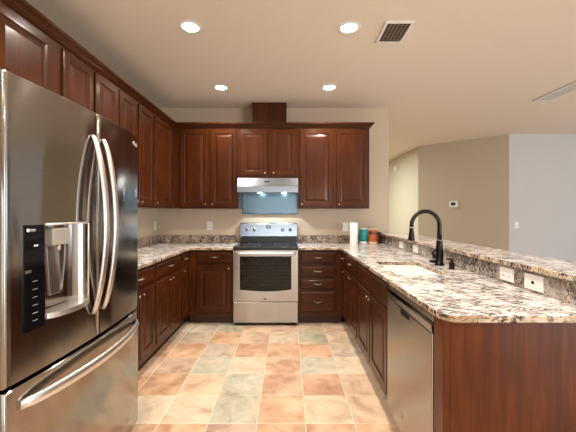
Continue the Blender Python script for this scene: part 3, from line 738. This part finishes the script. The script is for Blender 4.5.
# ------------------------------------------------------------------ sink
def bowl():
    mb = MB(); prof = [(-.022, 0), (.0, 0), (.006, -.03), (.012, -.17), (.030, -.20), (.08, -.205)]
    outer = [(-.022, -.012), (-.010, -.014), (-.006, -.17), (.020, -.215), (.08, -.218)]
    def ring(ins, dz, rad):
        x0, x1, y0, y1 = SX0+ins, SX1-ins, SY0+ins, SY1-ins; out = []
        rad = max(.006, min(rad, (x1-x0)/2-.001))
        for cx, cy, a0 in ((x1-rad, y1-rad, 0), (x0+rad, y1-rad, PI/2), (x0+rad, y0+rad, PI), (x1-rad, y0+rad, 1.5*PI)):
            for k in range(6): a = a0+k*PI/10; out.append(mb.bm.verts.new((cx+rad*math.cos(a), cy+rad*math.sin(a), .884+dz)))
        return out
    R = [ring(i, d, .03+max(0, .02-i)) for i, d in outer[::-1]] + [ring(i, d, .03) for i, d in prof]
    for a, b in zip(R, R[1:]):
        for i in range(24): mb.bm.faces.new((a[i], a[(i+1) % 24], b[(i+1) % 24], b[i])).smooth = True
    mb.bm.faces.new(R[0]); mb.bm.faces.new(R[-1]); return mb
sk = thing('sink', ((SX0+SX1)/2, (SY0+SY1)/2, .67), 'white undermount sink set into the granite peninsula counter', 'sink')
bowl().build('basin', 'porcelain', sk, auto=40)
MB().lathe([(.045, .6795), (.045, .6825), (.030, .6815), (.0, .6815)], ((SX0+SX1)/2, (SY0+SY1)/2, 0), (0, 0, 1), 24, cap=False).build('drain', 'nickel', sk)

# ------------------------------------------------------------------ faucet
qx, qy = 1.175, 2.46
fc = thing('faucet', (qx, qy, CZ1), 'dark bronze gooseneck pull-down faucet standing behind the sink', 'faucet')
MB().lathe([(0, .9155), (.034, .9155), (.036, .920), (.034, .928), (.028, .934), (.0265, 1.05), (.0215, 1.108), (0, 1.108)], (qx, qy, 0), (0, 0, 1), 24, cap=False).build('base', 'bronze', fc, auto=50)
MB().lathe([(.0225, 1.1085), (.0232, 1.1105), (.0225, 1.1125)], (qx, qy, 0), (0, 0, 1), 24).build('collar_ring', 'bronze_ring', fc)
R_ = .108; zc = 1.225
pts = [(qx, qy, 1.113), (qx, qy, 1.17)] + [(qx-R_+R_*math.cos(a), qy, zc+R_*math.sin(a)) for a in [PI*i/18 for i in range(19)]] + [(qx-2*R_-.001, qy, 1.212)]
MB().tube(pts, [.020, .0165]+[.0155]*20, 14).build('spout', 'bronze', fc)
MB().lathe([(.0165, 1.2035), (.0175, 1.208), (.0165, 1.2115)], (qx-2*R_-.001, qy, 0), (0, 0, 1), 18).build('spout_ring', 'bronze_ring', fc)
MB().lathe([(.0155, 1.203), (.017, 1.18), (.025, 1.118), (.026, 1.108), (.020, 1.104), (0, 1.104)], (qx-2*R_-.001, qy, 0), (0, 0, 1), 20, cap=True).build('spray_head', 'bronze', fc, auto=50)
hub = MB().tube([(qx-.018, qy-.002, .985), (qx-.052, qy-.004, .985)], [.019, .017], 14)
hub.tube([(qx-.045, qy-.004, .990), (qx-.058, qy-.01, 1.012), (qx-.048, qy-.045, 1.040)], [.010, .009, .006], 10)
hub.tube([(qx-.02, qy-.01, .950), (qx-.058, qy-.012, .945), (qx-.085, qy-.014, .950)], [.012, .011, .007], 10)
hub.build('lever', 'bronze', fc)
sd = thing('soap_dispenser', (1.18, 2.285, CZ1), 'small dark bronze soap dispenser on the granite beside the faucet', 'soap dispenser')
MB().lathe([(0, .9155), (.022, .9155), (.022, .922), (.017, .927), (.0175, .955), (.013, .963), (.008, .967), (0, .967)], (1.18, 2.285, 0), (0, 0, 1), 18, cap=False).build('collar', 'bronze', sd, auto=50)
MB().tube([(1.18, 2.285, .9675), (1.18, 2.285, .982), (1.174, 2.285, .989), (1.140, 2.285, .985)], [.007, .007, .0065, .005], 10).build('nozzle', 'bronze', sd)

# ------------------------------------------------------------------ things on the counter
pt = thing('paper_towel_roll', (.842, 4.06, CZ1), 'white paper towel roll standing on end on the corner of the counter', 'paper towels')
MB().lathe([(.021, .9155), (.050, .9155), (.0505, .92), (.0505, 1.192), (.049, 1.195), (.021, 1.195)], (.842, 4.06, 0), (0, 0, 1), 28, cap=False).build('roll', 'paper', pt, auto=50)
MB().lathe([(.0205, .9155), (.0205, 1.196), (.0185, 1.196), (.0185, .9155)], (.842, 4.06, 0), (0, 0, 1), 20, cap=False).build('cardboard_core', 'card', pt)
def canister(x, y, r, h, name, label, cat, m_, lidm, band=None):
    t = thing(name, (x, y, CZ1), label, cat)
    b_ = MB().lathe([(0, .9155), (r*.94, .9155), (r, .920), (r, .9155+h-.018), (r*.95, .9155+h-.014), (0, .9155+h-.014)], (x, y, 0), (0, 0, 1), 28, cap=False).build('body', m_, t, auto=50)
    MB().lathe([(r*1.0, .916+h-.0135), (r*1.02, .9155+h-.010), (r*1.02, .9155+h-.002), (r*.97, .9155+h), (0, .9155+h)], (x, y, 0), (0, 0, 1), 28, cap=True).build('lid', lidm, t, auto=50)
    if band:
        for z0, z1, mm in band: MB().lathe([(r+.0003, .9155+h*z0), (r+.001, .9155+h*z0+.001), (r+.001, .9155+h*z1-.001), (r+.0003, .9155+h*z1)], (x, y, 0), (0, 0, 1), 28, cap=False).build('label_band', mm, t)
canister(.992, 4.18, .052, .205, 'wipes_canister', 'teal canister with a white lid on the counter beside the paper towel roll', 'canister', 'teal', 'white', [(.0, .16, 'white')])
canister(1.118, 4.17, .060, .20, 'coffee_canister', 'orange and brown canister with a pale lid on the counter corner', 'canister', 'orange', 'cream', [(.02, .14, 'cream'), (.62, .84, 'brownc')])
canister(1.205, 4.235, .033, .15, 'spice_jar', 'small dark maroon jar tucked behind the orange canister', 'jar', 'maroon', 'gasket')

# ------------------------------------------------------------------ outlets, switch, thermostat, chime
def plate(name, c, U, V, N, w, h, label, cat, kind='duplex'):
    c, U, V, N = Vector(c), Vector(U), Vector(V), Vector(N); t = thing(name, c, label, cat)
    MB().panel(c-U*w/2-V*h/2+N*.0003, U, V, N, w, h, [(0, 0), (0, .003), (.004, .006)]).build('plate', 'white', t)
    if kind == 'duplex':
        for s_ in (-1, 1):
            cc = c+(V if h > w else U)*s_*.020+N*.0063
            r = MB().panel(cc-U*.016-V*.013, U, V, N, .032, .026, [(0, 0), (.001, .002)]).build('receptacle', 'white', t)
            k = MB()
            for q in (-1, 1): k.panel(cc+U*(q*.006)-U*.0012-V*.005+N*.0021, U, V, N, .0024, .010, [(0, 0), (0, .0004)])
            k.build('slots', 'gasket', r)
    elif kind == 'switch':
        MB().panel(c-U*.006-V*.014+N*.0063, U, V, N, .012, .028, [(0, 0), (.001, .006)]).build('toggle', 'white', t)
    elif kind == 'twin_switch':
        for s_ in (-1, 1): MB().panel(c+U*s_*.024-U*.012-V*.006+N*.0063, U, V, N, .024, .012, [(0, 0), (.001, .008)]).build('toggle', 'marks', t)
    elif kind == 'jack':
        MB().panel(c-U*.008-V*.008+N*.0063, U, V, N, .016, .016, [(0, 0), (.001, .003)]).build('jack', 'gasket', t)
    return t
X_, Y_, Z_ = Vector((1, 0, 0)), Vector((0, 1, 0)), Vector((0, 0, 1))
plate('outlet', (-1.075, BY, 1.145), X_, Z_, -Y_, .075, .118, 'white outlet on the back wall between left corner and range', 'outlet')
plate('outlet', (LX, 4.27, 1.15), Y_, Z_, X_, .075, .118, 'white outlet on the left wall near the corner above the granite', 'outlet')
plate('outlet', (.790, BY, 1.13), X_, Z_, -Y_, .075, .118, 'white outlet on the back wall half hidden behind the paper towel roll', 'outlet')
plate('outlet', (1.265, 3.54, .966), Y_, Z_, -X_, .115, .078, 'small white outlet in the bar backsplash, nearest the canisters', 'outlet')
plate('outlet', (1.265, 3.14, .966), Y_, Z_, -X_, .115, .078, 'white outlet in the bar backsplash just left of the faucet', 'outlet')
plate('switch_plate', (1.265, 1.83, .966), Y_, Z_, -X_, .115, .078, 'white switch plate with two toggles in the bar backsplash right of the faucet', 'switch', 'twin_switch')
plate('jack_plate', (1.265, 1.63, .962), Y_, Z_, -X_, .125, .082, 'white plate with one small dark jack in the bar backsplash, rightmost plate', 'jack plate', 'jack')
plate('light_switch', (4.167, 5.78, 1.10), X_, Z_, -Y_, .075, .118, 'white light switch on the pale grey living room wall', 'switch', 'switch')
An = Vector((dv.x, dv.y, 0)); Nn = Vector((-nv.x, -nv.y, 0)).normalized()
tc_ = Vector((A.x, A.y, 0)) + An*.685; tc_.z = 1.50
th = thing('thermostat', tc_, 'small white thermostat with grey screen on the angled tan wall', 'thermostat')
MB().panel(tc_-An*.075-Z_*.06+Nn*.0005, An, Z_, Nn, .15, .12, [(0, 0), (0, .02), (.006, .026)]).build('case', 'white', th)
MB().panel(tc_-An*.042-Z_*.028+Nn*.027, An, Z_, Nn, .084, .06, [(0, 0), (.001, .001)]).build('screen', plain('lcd_screen', (.03, .035, .02), .2), th)
ch = thing('door_chime', (2.82, 8.2, 2.42), 'small white box high on the cream hallway wall', 'door chime')
MB().panel((2.8195, 8.30, 2.40), (0, -1, 0), Z_, (-1, 0, 0), .20, .13, [(0, 0), (0, .04), (.008, .05)]).build('case', 'white', ch)

# ------------------------------------------------------------------ ceiling fittings
def can(x, y, label):
    t = thing('recessed_light', (x, y, CEIL), label, 'ceiling light')
    t['group'] = 'recessed ceiling lights'
    MB().lathe([(.060, CEIL-.0005), (.062, CEIL-.006), (.084, CEIL-.004), (.090, CEIL-.0005)], (x, y, 0), (0, 0, 1), 32, cap=False).build('trim_ring', 'white', t)
    MB().lathe([(.0605, CEIL-.004), (.058, CEIL+.02), (.050, CEIL+.075)], (x, y, 0), (0, 0, 1), 32, cap=False).build('baffle', 'porcelain', t)
    MB().lathe([(0, CEIL+.066), (.048, CEIL+.066), (.048, CEIL+.074), (0, CEIL+.074)], (x, y, 0), (0, 0, 1), 32, cap=False).build('lens', 'lens', t)
    return t
labs = ['recessed ceiling light nearest the viewer on the left', 'recessed ceiling light beside the square air vent', 'recessed ceiling light above the upper cabinets left of the duct box', 'recessed ceiling light above the upper cabinets right of the duct box']
c0 = None
for i, (x, y) in enumerate(cans):
    if i < 4:
        if c0 is None: c0 = can(x, y, labs[i])
        else: copy_tree(c0, (x, y, CEIL), labs[i])
    else: copy_tree(c0, (x, y, CEIL), 'recessed ceiling light behind the viewer')
    area('can_light', (x, y, CEIL+.03), (0, 0, 0), .09, .09, CAN_POWER, (1, .90, .77), 'DISK')
area('added_hall_fill', (.9, 7.6, CEIL-.05), (0, 0, 0), .5, .5, HALL_FILL_POWER, (1, 1, .86), 'DISK')  # unseen lamp added to brighten the hall wall

vt = thing('air_vent', (.845, 2.52, CEIL), 'square ceiling air vent with dark grille beside the recessed light', 'vent')
vx0, vx1, vy0, vy1 = .735, .955, 2.375, 2.675
mb = MB()
for a, b, c, d in ((vx0, vx1, vy0, vy0+.022), (vx0, vx1, vy1-.022, vy1), (vx0, vx0+.022, vy0+.022, vy1-.022), (vx1-.022, vx1, vy0+.022, vy1-.022)): mb.box(a, b, c, d, CEIL-.010, CEIL-.0005, .001)
mb.build('frame', 'white', vt)
MB().box(vx0+.0225, vx1-.0225, vy0+.0225, vy1-.0225, CEIL-.002, CEIL-.0005).build('duct_opening', 'dark', vt)
mb = MB()
for k in range(1, 6): xk = vx0+.022+(vx1-vx0-.044)*k/6; mb.box(xk-.003, xk+.003, vy0+.0225, vy1-.0225, CEIL-.009, CEIL-.0025)
for k in range(1, 9): yk = vy0+.022+(vy1-vy0-.044)*k/9; mb.box(vx0+.0225, vx1-.0225, yk-.002, yk+.002, CEIL-.0075, CEIL-.0035)
mb.build('louvers', 'slat', vt)
vt = thing('air_vent', (3.24, 3.77, CEIL), 'long narrow ceiling air vent above the living room side', 'vent')
mb = MB()
for a, b in ((3.13, 3.16), (3.32, 3.35)): mb.box(a, b, 3.30, 4.07, CEIL-.012, CEIL-.0005, .001)
for a, b in ((3.30, 3.33), (4.04, 4.07)): mb.box(3.16, 3.32, a, b, CEIL-.012, CEIL-.0005, .001)
mb.build('frame', 'trimw', vt)
mb = MB()
for k in range(5): xk = 3.178+.031*k; mb.box(xk-.011, xk+.011, 3.331, 4.039, CEIL-.010, CEIL-.008)
mb.build('louvers', 'trimw', vt)
MB().box(3.161, 3.319, 3.331, 4.039, CEIL-.0025, CEIL-.0005).build('duct_opening', 'dark', vt)

# ------------------------------------------------------------------ garden behind the patio door (seen only in reflections)
g = bmesh.new(); rr = random.Random(5)
bmesh.ops.create_icosphere(g, subdivisions=4, radius=1)
for v in g.verts:
    v.co *= 1+rr.uniform(-.06, .06); v.co.x *= 4.5; v.co.z *= 1.1; v.co.y *= .8; v.co += Vector((0, -9, .9))
mb = MB(); mb.bm.free(); mb.bm = g
tag(mb.build('hedge', 'bush'), 'green hedge in the garden behind the patio door', 'hedge')
